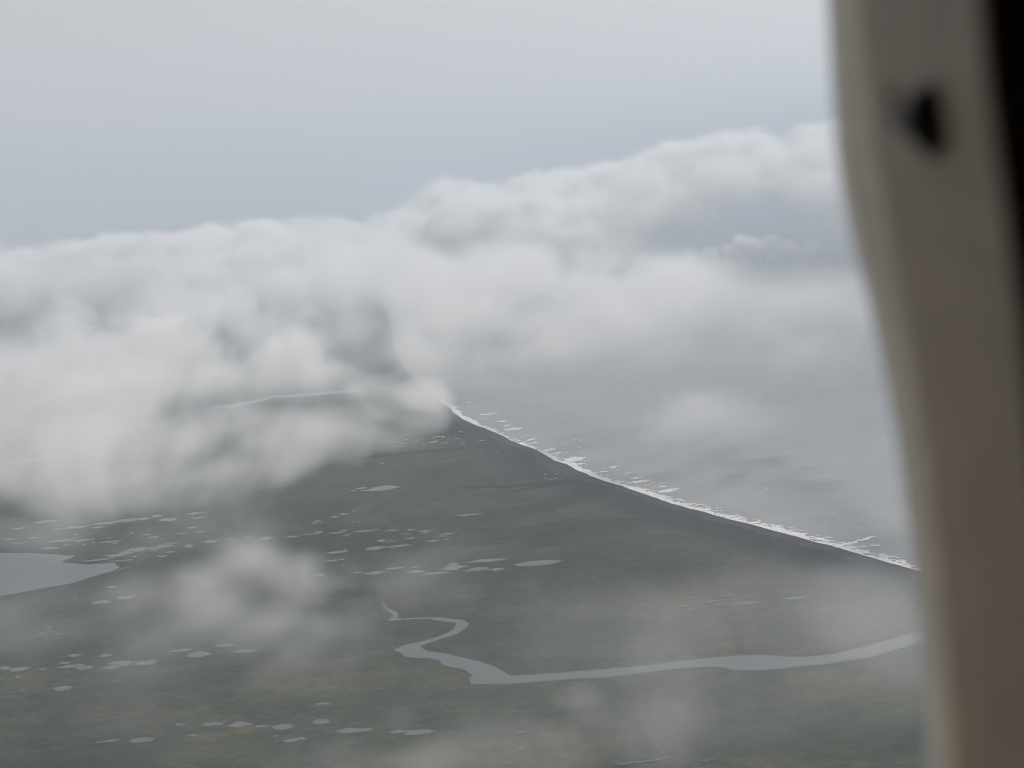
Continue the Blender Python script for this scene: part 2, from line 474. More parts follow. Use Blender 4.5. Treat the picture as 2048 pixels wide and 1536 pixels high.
for c, lst in SMALL.items():
    for x, y, w, h in lst:
        cx, cy = px(c, x, y); s = CROP[c][2]
        polys.append([gp(a, b, ZP) for a, b in pond_outline(cx, cy, w / s, h / s * 1.0, prng, rough=0.36, sliver=0.5)])
o = outline_mesh('small_ponds', polys, ZP, M_pond)
tag(o, 'scattered tiny pools and puddles all over the dark plain', 'pools', 'stuff')

LAKE = [(-900, 330), (-300, 306), (0, 302), (150, 304), (300, 310), (380, 317), (432, 318), (400, 335), (345, 355), (380, 362), (470, 366), (500, 370), (600, 362), (660, 360), (668, 375), (688, 384), (665, 400), (615, 415), (530, 440), (400, 480), (250, 505), (120, 530), (0, 550), (-300, 600), (-900, 690)]
poly = ragged([px(5, x, y) for x, y in LAKE], 1.3, 5, prng)
o = outline_mesh('lake', [[gp(a, b, ZP) for a, b in poly]], ZP, M_pond)
tag(o, 'wide grey lake with a pointed eastern shore at the left edge', 'lake', 'structure')

RIVER = [(475, 362), (490, 385), (478, 400), (500, 407), (530, 428), (545, 442), (530, 455), (512, 466), (530, 474), (580, 468), (680, 464), (760, 462), (800, 472), (850, 479), (900, 481), (915, 493), (900, 520), (860, 545), (790, 570), (720, 592), (640, 607), (590, 622), (548, 644), (590, 660), (615, 683), (660, 690), (760, 692), (820, 705), (830, 725), (870, 742), (940, 752), (970, 765), (1015, 795), (990, 805), (995, 830), (1010, 846), (1100, 842), (1200, 843), (1400, 830), (1600, 812), (1755, 808),
         (1905, 790), (2105, 765), (2255, 748), (2405, 740), (2495, 748), (2525, 762), (2685, 764), (2815, 755), (2915, 738), (3055, 730), (3205, 705), (3355, 685), (3455, 650), (3655, 590), (3900, 525), (4300, 420),
         (4300, 340), (3900, 455), (3655, 523), (3455, 580), (3255, 635), (3105, 668), (2955, 684), (2855, 682), (2705, 672), (2555, 676), (2405, 688), (2235, 705), (2055, 730), (1905, 745), (1755, 757), (1500, 778), (1350, 790), (1230, 794), (1190, 770), (1130, 735), (1090, 725), (1060, 712), (960, 690), (860, 665), (740, 650), (705, 622), (760, 600), (850, 572), (930, 545), (975, 512), (988, 487), (960, 468), (880, 460), (830, 453), (720, 453), (600, 459), (570, 456), (578, 435), (560, 415), (530, 405), (500, 395), (505, 380), (482, 360)]
poly = ragged([px(6, x, y) for x, y in RIVER], 1.0, 4, prng, 1.4, 0.5)
o = outline_mesh('river', [[gp(a, b, ZP) for a, b in poly]], ZP, M_pond)
tag(o, 'winding pale river with a sharp bend across the tundra', 'river', 'structure')

def px_line(pts, w, rng, amp=0.5):
    """a pixel polyline widened to an outline"""
    up, dn = [], []
    for i, (x, y) in enumerate(pts):
        a = pts[max(0, i - 1)]; b = pts[min(len(pts) - 1, i + 1)]
        tx, ty = b[0] - a[0], b[1] - a[1]; L = math.hypot(tx, ty) or 1
        e = w / 2 * (0.35 if i in (0, len(pts) - 1) else 1)
        up.append((x - ty / L * e, y + tx / L * e)); dn.append((x + ty / L * e, y - tx / L * e))
    return ragged(up + dn[::-1], amp, 4, rng)
def far_water(name, c, pts, w, label, cat, mat=M_pond, z=ZP):
    poly = px_line([px(c, x, y) for x, y in pts], w, prng, 0.35)
    o = outline_mesh(name, [[gp(a, b, z) for a, b in poly]], z, mat)
    tag(o, label, cat, 'structure')
far_water('river', 1, [(940, 952), (1060, 935), (1200, 908), (1240, 893), (1300, 893), (1400, 885), (1520, 876), (1660, 866)], 5.5, 'far thin river seen through the gap in the low cloud', 'river')
far_water('river', 1, [(300, 598), (400, 580), (500, 566), (600, 550), (720, 536)], 3.5, 'farthest pale river in the hazy gap at the upper left', 'river')
far_water('river', 1, [(-60, 1208), (60, 1195), (200, 1178), (330, 1164), (480, 1150)], 4.5, 'hazy river under the cloud edge above the lake', 'river')
far_water('stream', 5, [(250, 712), (272, 724), (295, 735), (268, 742), (262, 752), (300, 756), (322, 762), (345, 768), (378, 770)], 2.2, 'tiny zigzag stream below the lake', 'stream')
far_water('stream', 5, [(655, 412), (690, 398), (730, 388), (765, 382)], 1.6, 'thin inlet creek at the lake point', 'stream')

# darker muddy channels that drain to the beach
def channel(c, pts, w, label):
    poly = px_line([px(c, x, y) for x, y in pts], w * 1.5, prng, 0.9)
    o = outline_mesh('channel', [[gp(a, b, 0.75) for a, b in poly]], 0.75, M_channel)
    tag(o, label, 'channel', 'structure')
channel(3, [(20, 525), (140, 505), (280, 490), (400, 482), (520, 470), (640, 460), (760, 450), (880, 444)], 3.6, 'long dark channel running to the beach below the far ponds')
channel(3, [(640, 688), (760, 684), (900, 682), (1040, 674), (1160, 664), (1280, 658), (1350, 652)], 4.2, 'dark forked channel behind the beach, upper branch')
channel(3, [(900, 720), (980, 706), (1060, 692), (1130, 682), (1220, 668)], 3.0, 'dark forked channel behind the beach, lower branch')

# surf along the beach: a ragged band of foam with loose tongues on its outer side
me = bpy.data.meshes.new('surf')
bm = bmesh.new()
fine = resample(coast, 4.0)
prev = None
for i, c in enumerate(fine):
    a = fine[max(0, i - 4)]; b = fine[min(len(fine) - 1, i + 4)]
    t = (b - a).normalized(); nn = Vector((t.y, -t.x, 0))
    s_ = i * 4.0
    inn = 1.5 + wob(s_, 5, [(120, 3), (40, 3), (12, 1.6)])
    wd = 19 + wob(s_, 6, [(400, 6), (110, 6), (35, 5), (13, 5), (6, 3)])
    wd *= 1.0 + 0.55 * math.exp(-((c - gp(915, 832)).length / 260.0) ** 2)
    wd = max(5.0, wd) * max(0.12, min(1.0, 1.0 - (c.y - 4700.0) / 1700.0))
    p = c + nn * inn; q = c + nn * (inn + wd)
    v = (bm.verts.new((p.x, p.y, 0.42)), bm.verts.new((q.x, q.y, 0.42)))
    if prev: bm.faces.new((prev[0], prev[1], v[1], v[0]))
    prev = v
srng = random.Random(8)
zt = 0.45
CP = [c for c in COAST_PX if c[0] < 2060]
for _ in range(1500):
    i = srng.randrange(len(CP) - 1); u = srng.random()
    (xa, ya), (xb, yb) = CP[i], CP[i + 1]
    if srng.random() > math.hypot(xb - xa, yb - ya) / 110.0: continue
    x = xa + (xb - xa) * u; y = ya + (yb - ya) * u
    k = max(0.25, min(1.0, (y - 700) / 330.0))
    off = (5 + srng.betavariate(1.2, 2.6) * 15) * k
    zt += 0.0005
    poly = pond_outline(x + off * 0.8, y - off * 0.8, srng.uniform(5, 22) * k, srng.uniform(0.7, 1.9) * k, srng, tilt=srng.uniform(0.02, 0.22), rough=0.32)
    vs = [bm.verts.new(gp(a_, b_, zt)) for a_, b_ in poly]
    f = bm.faces.new(vs); f.normal_update()
    if f.normal.z < 0: f.normal_flip()
bmesh.ops.triangulate(bm, faces=[f for f in bm.faces if len(f.verts) > 4])
bm.to_mesh(me); bm.free()
surf = obj('surf', me, M_foam)
tag(surf, 'white line of breaking surf along the whole beach', 'surf', 'stuff')

# ------------------------------------------------------------------ breakers off the beach
def streaks(cx, cy, w, h, n, rng, tilt=-0.12):
    res = []
    for _ in range(n):
        a = rng.uniform(0, 6.28); r = math.sqrt(rng.uniform(0, 1))
        x = cx + math.cos(a) * r * w * 0.36; y = cy + math.sin(a) * r * h * 0.42
        L = w * rng.uniform(0.25, 0.8) * (1.1 - 0.6 * r); t = max(0.8, h * rng.uniform(0.06, 0.16))
        res.append(pond_outline(x, y + tilt * (x - cx), L, t, rng, tilt=tilt + rng.uniform(-0.05, 0.05), rough=0.34, sliver=1.0))
    return res
def polyline_streaks(c, pts, w, n, rng):
    P = [px(c, x, y) for x, y in pts]
    res = []
    for _ in range(n):
        i = rng.randrange(len(P) - 1); t = rng.random()
        x = P[i][0] + (P[i + 1][0] - P[i][0]) * t; y = P[i][1] + (P[i + 1][1] - P[i][1]) * t
        sl = (P[i + 1][1] - P[i][1]) / (P[i + 1][0] - P[i][0])
        res.append(pond_outline(x, y + rng.uniform(-w, w) * 0.4, rng.uniform(5, 16), rng.uniform(0.8, 1.0) * w * 0.45, rng, tilt=sl, rough=0.34))
    return res
BREAK = [
    ((805, 258, 112, 9, 9), 'lone white breaker farthest up the coast'),
    ((890, 300, 75, 8, 8), 'thin breaker just below the farthest lone breaker'),
    ((918, 326, 85, 9, 9), 'short white breaker above the stacked foam lines'),
    ((955, 345, 125, 22, 20), 'stacked white foam lines of the upper breaker cluster'),
    ((1060, 407, 64, 11, 8), 'small breaker between the two foam clusters'),
    ((1085, 424, 55, 7, 6), 'thin foam line right below the small middle breaker'),
    ((1165, 468, 100, 30, 20), 'white hook of foam at the top of the curved breaker'),
    ((1230, 485, 140, 16, 14), 'curved foam tail joining the hook to the large patch'),
    ((1310, 522, 135, 32, 26), 'largest bright foam patch off the beach bulge'),
    ((1345, 550, 95, 7, 6), 'thin foam line under the largest patch'),
    ((1550, 567, 72, 9, 7), 'lone bright breaker right of the largest foam patch'),
    ((1690, 652, 150, 16, 22), 'flat oval breaker with a bright lower lip'),
    ((1680, 632, 110, 12, 7), 'faint foam sheet behind the flat oval breaker'),
    ((1830, 682, 64, 9, 8), 'small breaker above the double white one'),
    ((1870, 705, 155, 20, 20), 'double white breaker at the right end of the foam row'),
    ((1480, 595, 105, 5, 7), 'faint thread of foam left of the oval breaker'),
    ((1620, 603, 60, 4, 4), 'thin pale foam thread above the oval breaker'),
    ((690, 192, 55, 6, 5), 'faint foam line in the haze at the cloud edge'),
    ((1250, 552, 110, 8, 10), 'foam tongue joining the large patch to the shore surf'),
]
ZF = 0.25
for (x, y, w, h, n), lab in BREAK:
    cx, cy = px(3, x, y); s = CROP[3][2]
    ps = streaks(cx, cy, w / s, h / s, int(n * 1.25), prng)
    o = outline_mesh('breaker', [[gp(a, b, ZF) for a, b in p] for p in ps], ZF, M_foam)
    tag(o, lab, 'breaking wave', 'stuff', 'breakers off the beach')
for pts, w, n, lab in (
        ([(1370, 688), (1440, 668), (1520, 648), (1610, 622)], 5.0, 46, 'upper arm of the forked white breaker beside the window frame'),
        ([(1385, 688), (1470, 684), (1560, 680), (1640, 672)], 3.0, 30, 'lower arm of the forked white breaker beside the window frame')):
    ps = polyline_streaks(4, pts, w, n, prng)
    o = outline_mesh('breaker', [[gp(a, b, ZF) for a, b in p] for p in ps], ZF, M_foam)
    tag(o, lab, 'breaking wave', 'stuff', 'breakers off the beach')
ps = []
for _ in range(110):                                   # specks of foam between the bar and the beach
    t = prng.random()
    i = int(t * (len(COAST_PX) - 13)) + 4
    a, b = COAST_PX[i], COAST_PX[i + 1]; u = prng.random()
    x = a[0] + (b[0] - a[0]) * u; y = a[1] + (b[1] - a[1]) * u
    k = max(0.0, min(1.0, (x - 880) / 700.0))
    d = prng.betavariate(1.3, 2.0) * (26 + 60 * k) + 10
    ps.append(pond_outline(x + d * 0.55, y - d, prng.uniform(1.2, 7), prng.uniform(0.4, 0.9), prng, tilt=-0.1, rough=0.3))
o = outline_mesh('foam_flecks', [[gp(a, b, ZF) for a, b in p] for p in ps], ZF, M_foam)
tag(o, 'loose white foam flecks between the breakers and the beach', 'foam', 'stuff')

# ------------------------------------------------------------------ haze
def volume_mat(name, col, dens, g=0.0, grid=None, col2=None):
    mt, n, o = new_mat(name)
    v = node(n, 'ShaderNodeVolumePrincipled')
    v.inputs['Color'].default_value = (*col, 1)
    v.inputs['Density'].default_value = dens
    v.inputs['Anisotropy'].default_value = g
    v.inputs['Density Attribute'].default_value = grid or ''
    n.links.new(v.outputs[0], o.inputs['Volume'])
    return mt
HAZE = 0.82e-4
me = bpy.data.meshes.new('haze')
bm = bmesh.new(); bmesh.ops.create_cube(bm, size=1.0)
hx, hz0, hz1 = 2 * FAR + 2000, -1.5, 2000.0
bmesh.ops.scale(bm, vec=(hx, hx, hz1 - hz0), verts=bm.verts)
bmesh.ops.translate(bm, vec=(0, 0, (hz0 + hz1) / 2), verts=bm.verts)
bm.to_mesh(me); bm.free()
haze = obj('haze', me, volume_mat('haze_air', (0.745, 0.82, 0.90), HAZE, 0.0))
tag(haze, 'thin blue-grey haze in the air over land and sea', 'haze', 'stuff')

# ------------------------------------------------------------------ clouds: density grids built from puffs and fractal noise
PERM = RNG.permutation(4096)
GRAD = RNG.normal(size=(4096, 3)); GRAD /= np.linalg.norm(GRAD, axis=1)[:, None]
GRAD = GRAD.astype(np.float32)
def perlin(p):
    i = np.floor(p).astype(np.int64); f = (p - i).astype(np.float32)
    u = f * f * f * (f * (f * 6 - 15) + 10)
    tot = 0
    for dx in (0, 1):
        wx = u[:, 0] if dx else 1 - u[:, 0]
        for dy in (0, 1):
            wy = u[:, 1] if dy else 1 - u[:, 1]
            hxy = PERM[(i[:, 1] + dy + PERM[(i[:, 0] + dx) & 4095]) & 4095]
            for dz in (0, 1):
                wz = u[:, 2] if dz else 1 - u[:, 2]
                h = PERM[(i[:, 2] + dz + hxy) & 4095]
                g = GRAD[h]
                tot = tot + wx * wy * wz * (g[:, 0] * (f[:, 0] - dx) + g[:, 1] * (f[:, 1] - dy) + g[:, 2] * (f[:, 2] - dz))
    return tot * 1.6
def fbm(p, octaves, rough=0.5, billow=0.0):
    v = 0; a = 1.0; s = 0
    for k in range(octaves):
        n_ = perlin(p * (2.03 ** k) + 17.3 * k)
        if billow: n_ = (1 - billow) * n_ + billow * (0.55 - 2 * np.abs(n_))
        v = v + a * n_; s += a; a *= rough
    return v / s * 1.3

def make_cloud(name, label, puffs, voxel, wl, noise_amp, edge, dens, octaves=5, rough=0.55, billow=0.0, zsq=1.0, g=0.2, col=(0.975, 0.978, 0.98), zfloor=5.0, kind='stuff'):
    """puffs: (centre, rx, ry, rz, amount)"""
    C = np.array([tuple(p[0]) for p in puffs]); R = np.array([p[1:4] for p in puffs]); A = np.array([p[4] for p in puffs])
    pad = 1.45
    lo = (C - R * pad).min(0); hi = (C + R * pad).max(0)
    lo[2] = max(lo[2], zfloor)
    vx = np.array([voxel, voxel, voxel * 0.75])
    N = np.maximum(4, np.ceil((hi - lo) / vx).astype(int) + 1)
    hi = lo + (N - 1) * vx
    ax = [lo[k] + np.arange(N[k]) * vx[k] for k in range(3)]
    acc = np.full(N, 1e-6, np.float32); wam = np.full(N, 1e-6, np.float32)
    K = 7.0
    for c, r, a in zip(C, R, A):
        s = []
        for k in range(3):
            i0 = max(0, int((c[k] - r[k] * pad - lo[k]) / vx[k])); i1 = min(N[k], int((c[k] + r[k] * pad - lo[k]) / vx[k]) + 2)
            s.append((i0, i1))
        if any(b <= a_ for a_, b in s): continue
        X, Y, Z = np.meshgrid(*[(ax[k][s[k][0]:s[k][1]] - c[k]) / r[k] for k in range(3)], indexing='ij')
        q = np.sqrt(X * X + Y * Y + Z * Z)
        w = np.where(q < pad, np.exp(K * (1 - q)) - math.exp(K * (1 - pad)), 0).astype(np.float32)
        w = np.maximum(w, 0)
        sl = tuple(slice(*t) for t in s)
        acc[sl] += w; wam[sl] += w * a
    F = np.log(acc + math.exp(K * (1 - pad))) / K
    amt = wam / acc
    idx = np.nonzero(F > -0.44)
    P = np.stack([ax[k][idx[k]] for k in range(3)], 1)
    q = P / np.array([wl, wl, wl * zsq])
    wp = np.stack([perlin(q * 0.9 + o_) for o_ in (3.1, 47.7, 91.3)], 1)
    n_ = fbm(q + wp * 0.5, octaves, rough, billow)
    d = (F[idx] + noise_amp * n_) / edge
    d = np.clip(d, 0, 1); d = d * d * (3 - 2 * d)
    dn = np.zeros(N, np.float32)
    dn[idx] = d * amt[idx]
    for k in range(3):                                   # nothing on the walls of the box
        sl = [slice(None)] * 3
        for e in (0, -1):
            sl[k] = e; 
            if not (k == 2 and e == 0): dn[tuple(sl)] = 0
    NV = int(N.prod())
    me = bpy.data.meshes.new(name)
    me.vertices.add(NV)
    me.attributes.new('amount', 'FLOAT', 'POINT').data.foreach_set('value', dn.ravel())
    o = obj(name, me)
    ng = bpy.data.node_groups.new(name + '_volume', 'GeometryNodeTree')
    ng.interface.new_socket('Geometry', in_out='INPUT', socket_type='NodeSocketGeometry')
    ng.interface.new_socket('Geometry', in_out='OUTPUT', socket_type='NodeSocketGeometry')
    gi = ng.nodes.new('NodeGroupInput'); go = ng.nodes.new('NodeGroupOutput')
    vc = ng.nodes.new('GeometryNodeVolumeCube')
    vc.inputs['Min'].default_value = tuple(lo); vc.inputs['Max'].default_value = tuple(hi)
    for k, a in enumerate('XYZ'): vc.inputs['Resolution ' + a].default_value = int(N[k])
    pos = ng.nodes.new('GeometryNodeInputPosition')
    sub_ = ng.nodes.new('ShaderNodeVectorMath'); sub_.operation = 'SUBTRACT'; sub_.inputs[1].default_value = tuple(lo)
    div = ng.nodes.new('ShaderNodeVectorMath'); div.operation = 'DIVIDE'; div.inputs[1].default_value = tuple(vx)
    rnd = ng.nodes.new('ShaderNodeVectorMath'); rnd.operation = 'ADD'; rnd.inputs[1].default_value = (0.5, 0.5, 0.5)
    flo = ng.nodes.new('ShaderNodeVectorMath'); flo.operation = 'FLOOR'
    sep = ng.nodes.new('ShaderNodeSeparateXYZ')
    def fi(a, mode='ROUND'):
        x = ng.nodes.new('FunctionNodeFloatToInt'); ng.links.new(a, x.inputs[0]); return x.outputs[0]
    def im(op, a, b):
        x = ng.nodes.new('FunctionNodeIntegerMath'); x.operation = op
        for k, v in enumerate((a, b)):
            if isinstance(v, int): x.inputs[k].default_value = v
            else: ng.links.new(v, x.inputs[k])
        return x.outputs[0]
    L = ng.links.new
    L(pos.outputs[0], sub_.inputs[0]); L(sub_.outputs[0], div.inputs[0]); L(div.outputs[0], rnd.inputs[0]); L(rnd.outputs[0], flo.inputs[0]); L(flo.outputs[0], sep.inputs[0])
    i_, j_, k_ = (fi(sep.outputs[q]) for q in range(3))
    index = im('ADD', im('MULTIPLY', im('ADD', im('MULTIPLY', i_, int(N[1])), j_), int(N[2])), k_)
    si = ng.nodes.new('GeometryNodeSampleIndex'); si.data_type = 'FLOAT'; si.clamp = True
    na = ng.nodes.new('GeometryNodeInputNamedAttribute'); na.data_type = 'FLOAT'; na.inputs[0].default_value = 'amount'
    L(gi.outputs[0], si.inputs['Geometry']); L(na.outputs[0], si.inputs['Value']); L(index, si.inputs['Index'])
    L(si.outputs[0], vc.inputs['Density'])
    sm = ng.nodes.new('GeometryNodeSetMaterial')
    mt = volume_mat(name + '_vapour', col, dens, g, 'density')
    sm.inputs['Material'].default_value = mt
    L(vc.outputs[0], sm.inputs['Geometry']); L(sm.outputs[0], go.inputs[0])
    md = o.modifiers.new('volume', 'NODES'); md.node_group = ng
    me.materials.append(mt)
    tag(o, label, 'cloud', kind)
    print('CLOUD', name, N, NV, 'filled', float((dn > 0.01).mean()))
    return o

crng = random.Random(21)
def puff(x, y, D, rx, ry, rz, a=1.0):
    """a puff centred on pixel (x, y) at horizontal distance D; rx and rz in pixels there, ry (depth) in metres"""
    c = at(x, y, D); m_ = (c - CAM).length / FPX
    return (c, rx * m_, ry, rz * m_, a)
def along(pts, x):
    for (x0, y0), (x1, y1) in zip(pts, pts[1:]):
        if x0 <= x <= x1: return y0 + (y1 - y0) * (x - x0) / (x1 - x0)
    return pts[-1][1] if x > pts[-1][0] else pts[0][1]
def lvl(x, y, h, rx, ry, rz, a=1.0):
    """a puff where pixel (x, y) meets the level h; rx, rz in pixels there, ry (depth) in metres"""
    c = gp(x, y, h); m_ = (c - CAM).length / FPX
    return (c, rx * m_, ry, rz * m_, a)

# far cumulus bank over the coast
TOP = [(-300, 540), (0, 508), (80, 496), (150, 482), (250, 460), (330, 468), (420, 448), (560, 434), (640, 430), (700, 436), (745, 462), (775, 420), (830, 408), (862, 372), (900, 352), (960, 362), (1005, 368),
       (1050, 345), (1110, 334), (1160, 340), (1225, 318), (1270, 312), (1330, 284), (1400, 276), (1480, 262), (1560, 256), (1670, 240), (1900, 215), (2400, 190), (2900, 150)]
BASE = [(-300, 600), (0, 590), (300, 590), (700, 560), (900, 490), (1250, 485), (1340, 450), (1390, 402), (1640, 358), (1695, 450), (1900, 465), (2900, 380)]
puffs = []
x = -260
while x < 2900:
    t = along(TOP, x); b = along(BASE, x)
    r = crng.uniform(26, 46)
    D = crng.uniform(9000, 10200)
    puffs.append(puff(x, t + r * 1.0, D, r * 1.15, r * 3.9 * 1.8, r, 1.0))
    y = t + r * 2.0
    while y < b:
        r2 = crng.uniform(40, 66)
        puffs.append(puff(x + crng.uniform(-20, 20), min(y, b - 10) + 8, D - 250 - (y - t) * 8, r2 * 1.4, r2 * 3.9 * 1.5, r2 * 0.85, crng.uniform(0.7, 1.0) * (0.55 if x > 1200 else 1.0)))
        y += r2 * 1.0
    x += crng.uniform(24, 40)
make_cloud('cloud_bank', 'long bumpy white cloud bank along the horizon', puffs, 22.0, 340.0, 1.25, 0.6, 0.0085, 6, 0.60, 0.55, 0.95)

# smooth bank lying across the coast, fading out over the sea
puffs = []
for x, y, h, rx, ry, rz, a in [
        (880, 560, 430, 150, 700, 64, 1.0), (1010, 552, 430, 180, 700, 60, 1.0), (1180, 556, 430, 190, 700, 58, 0.9), (1330, 560, 430, 150, 600, 52, 0.6),
        (870, 640, 400, 150, 500, 80, 1.0), (1020, 640, 400, 200, 500, 84, 1.0), (1200, 620, 400, 180, 500, 70, 0.6),
        (880, 720, 380, 90, 350, 46, 0.8), (1000, 715, 380, 130, 350, 46, 0.7), (1110, 700, 380, 130, 350, 46, 0.45),
        (1450, 596, 420, 180, 500, 56, 0.30), (1600, 600, 420, 170, 500, 56, 0.22), (1500, 640, 400, 200, 400, 50, 0.14),
        (790, 600, 430, 110, 500, 70, 0.8), (800, 540, 430, 120, 700, 50, .9), (690, 545, 440, 130, 700, 50, .8), (690, 610, 430, 100, 500, 40, .6), (825, 690, 390, 44, 300, 50, .8), (845, 735, 380, 50, 250, 40, .9), (800, 745, 380, 36, 220, 26, .5), (805, 650, 400, 40, 300, 50, .7), (870, 765, 370, 60, 220, 22, .5), (820, 775, 360, 60, 200, 34, .9), (850, 750, 370, 50, 200, 30, .8), (960, 770, 370, 120, 220, 26, .3)]:
    puffs.append(lvl(x, y, h, rx, ry, rz, a))
make_cloud('cloud', 'smooth grey cloud lying across the distant coast and the sea', puffs, 16.0, 420.0, 1.35, 1.35, 0.0090, 6, 0.60, 0.0, 0.7)
puffs = []
for x, y, r, a in [(1480, 478, 17, .8), (1502, 484, 18, .8), (1542, 478, 19, .8), (1450, 492, 16, .6), (1520, 498, 28, .6), (1575, 500, 28, .5), (1470, 505, 24, .5), (1420, 505, 22, .5), (1630, 505, 30, .4), (1380, 506, 20, .4), (1690, 505, 40, .4)]:
    puffs.append(puff(x, y + 6, 7800, r, r * 4.0, r, min(1.0, a * 1.3)))
make_cloud('cloud', 'row of small curled cloud puffs in front of the blue gap', puffs, 14.0, 160.0, 0.9, 0.7, 0.030, 5, 0.58, 0.4, 1.0)

# broken low cloud over the plain on the left
puffs = []
for x, y, h, rx, ry, rz, a in [
        (105, 655, 430, 50, 300, 50, 1), (70, 720, 410, 110, 350, 74, 1), (-60, 790, 380, 150, 450, 100, 1), (150, 790, 390, 180, 400, 86, 1), (60, 860, 360, 180, 330, 70, 1),
        (380, 620, 440, 105, 400, 66, 1), (320, 690, 420, 100, 350, 70, 1), (460, 685, 410, 130, 350, 74, 1), (590, 700, 400, 105, 320, 60, 1), (300, 765, 380, 170, 350, 66, 1), (460, 765, 380, 120, 300, 48, 1),
        (420, 560, 450, 190, 500, 50, .7), (600, 590, 440, 160, 500, 56, .7), (180, 570, 440, 200, 500, 34, .4), (-60, 570, 440, 150, 500, 34, .5), (-40, 540, 460, 180, 700, 40, .6), (200, 530, 460, 200, 700, 40, .6), (460, 510, 470, 220, 700, 44, .7), (680, 530, 460, 160, 700, 56, .8),
        (660, 745, 390, 90, 260, 34, .8), (730, 765, 380, 80, 230, 24, .8), (610, 790, 370, 80, 200, 18, .35), (740, 690, 400, 90, 300, 70, .26), (770, 715, 390, 40, 200, 22, .35), (710, 660, 400, 40, 200, 26, .3), (220, 740, 390, 140, 350, 66, 1),
        (220, 860, 360, 150, 300, 48, .9), (380, 890, 350, 160, 280, 56, 1), (520, 880, 350, 140, 260, 54, 1), (640, 850, 355, 120, 230, 42, .8), (560, 840, 355, 120, 240, 38, .8), (760, 830, 355, 100, 220, 34, .75), (840, 800, 365, 75, 210, 40, .85), (830, 845, 350, 80, 180, 24, .5), (450, 820, 365, 110, 200, 24, .3),
        (300, 950, 335, 140, 230, 44, .8), (450, 940, 335, 150, 220, 42, .85), (580, 920, 340, 120, 200, 36, .6), (160, 910, 345, 160, 260, 46, .8), (100, 960, 335, 190, 250, 46, .65), (-60, 960, 335, 130, 250, 60, .8), (240, 1000, 325, 130, 190, 32, .5), (40, 1020, 325, 150, 210, 34, .5), (400, 990, 325, 120, 170, 24, .4), (150, 1050, 320, 180, 190, 26, .25), (350, 1040, 320, 160, 170, 22, .2)]:
    puffs.append(lvl(x, y, h, rx, ry, rz, a))
make_cloud('cloud', 'broken low grey cloud over the tundra with dark gaps', puffs, 11.0, 330.0, 2.6, 1.4, 0.0120, 6, 0.66, 0.15, 1.0)

puffs = [lvl(*q) for q in [(150, 680, 330, 420, 1300, 130, 1), (600, 700, 330, 380, 1100, 130, 1), (740, 690, 330, 200, 800, 110, .8), (300, 850, 300, 500, 700, 110, .7)]]
make_cloud('mist', 'thin mist in the gaps of the broken low cloud', puffs, 34.0, 600.0, 0.9, 1.2, 0.0008, 5, 0.55, 0.0, 0.6, col=(0.93, 0.96, 0.99))
puffs = [lvl(*q) for q in [(1480, 612, 410, 260, 600, 52, 1), (1720, 620, 410, 260, 600, 60, 1), (1350, 640, 400, 220, 500, 60, .8), (1600, 660, 400, 280, 500, 50, .6), (1250, 700, 380, 200, 400, 44, .6), (1850, 650, 400, 200, 500, 70, .8)]]
make_cloud('mist', 'soft veil of mist fading out over the far sea', puffs, 26.0, 600.0, 1.0, 1.4, 0.0016, 5, 0.55, 0.0, 0.6)

# thin wisps nearer the aircraft
def wisp(name, label, lst, voxel, wl, dens, amp=2.3, edge=1.5):
    make_cloud(name, label, [lvl(*q) for q in lst], voxel, wl, amp, edge, dens, 6, 0.6, 0.0, 0.9)
wisp('mist', 'thin wisp of mist over the open sea', [(1400, 830, 300, 130, 170, 46, 1), (1320, 850, 300, 110, 150, 34, .7), (1480, 845, 300, 110, 150, 32, .7), (1600, 700, 340, 200, 400, 60, .25)], 12.0, 260.0, 0.0050, 1.5)
wisp('mist', 'wisp of mist between the lake and the river', [
        (400, 1170, 300, 130, 120, 50, 1), (480, 1130, 305, 110, 120, 44, 1), (430, 1220, 300, 140, 110, 46, .9), (570, 1150, 305, 80, 110, 40, .7), (620, 1130, 305, 70, 110, 36, .9), (680, 1170, 300, 100, 110, 44, 1), (600, 1200, 300, 150, 100, 46, 1), (540, 1250, 300, 170, 90, 44, .9), (640, 1260, 300, 110, 90, 40, .8),
        (720, 1220, 300, 80, 90, 44, .6), (370, 1260, 300, 120, 90, 36, .5), (20, 1220, 300, 120, 100, 40, .4), (420, 1070, 310, 280, 150, 30, .2), (770, 1180, 310, 110, 110, 50, .4), (850, 1160, 310, 140, 130, 50, .25), (270, 1190, 300, 110, 110, 50, .5), (100, 1260, 300, 160, 100, 50, .25), (300, 1330, 300, 220, 90, 40, .2), (600, 1320, 300, 220, 80, 40, .3)], 7.5, 180.0, 0.0115, 1.2)
wisp('mist', 'thin mist drifting over the river and its mouth', [
        (1150, 1230, 300, 220, 120, 50, .6), (1380, 1250, 300, 180, 110, 70, .7), (1560, 1240, 300, 160, 110, 70, .8), (1720, 1230, 300, 160, 120, 80, .8), (1800, 1350, 300, 150, 100, 110, .9), (1750, 1480, 300, 160, 90, 100, .7), (1300, 1300, 300, 170, 90, 50, .6), (1000, 1180, 310, 180, 120, 50, .4), (1650, 1360, 300, 220, 110, 90, .5), (1450, 1380, 300, 220, 100, 60, .35), (1100, 1300, 300, 240, 100, 50, .3), (1600, 1180, 300, 160, 120, 40, .4), (1550, 1490, 300, 220, 90, 80, .45), (1150, 1250, 300, 500, 220, 110, .3), (500, 1300, 300, 500, 200, 110, .22)], 9.0, 240.0, 0.0030, 1.8)
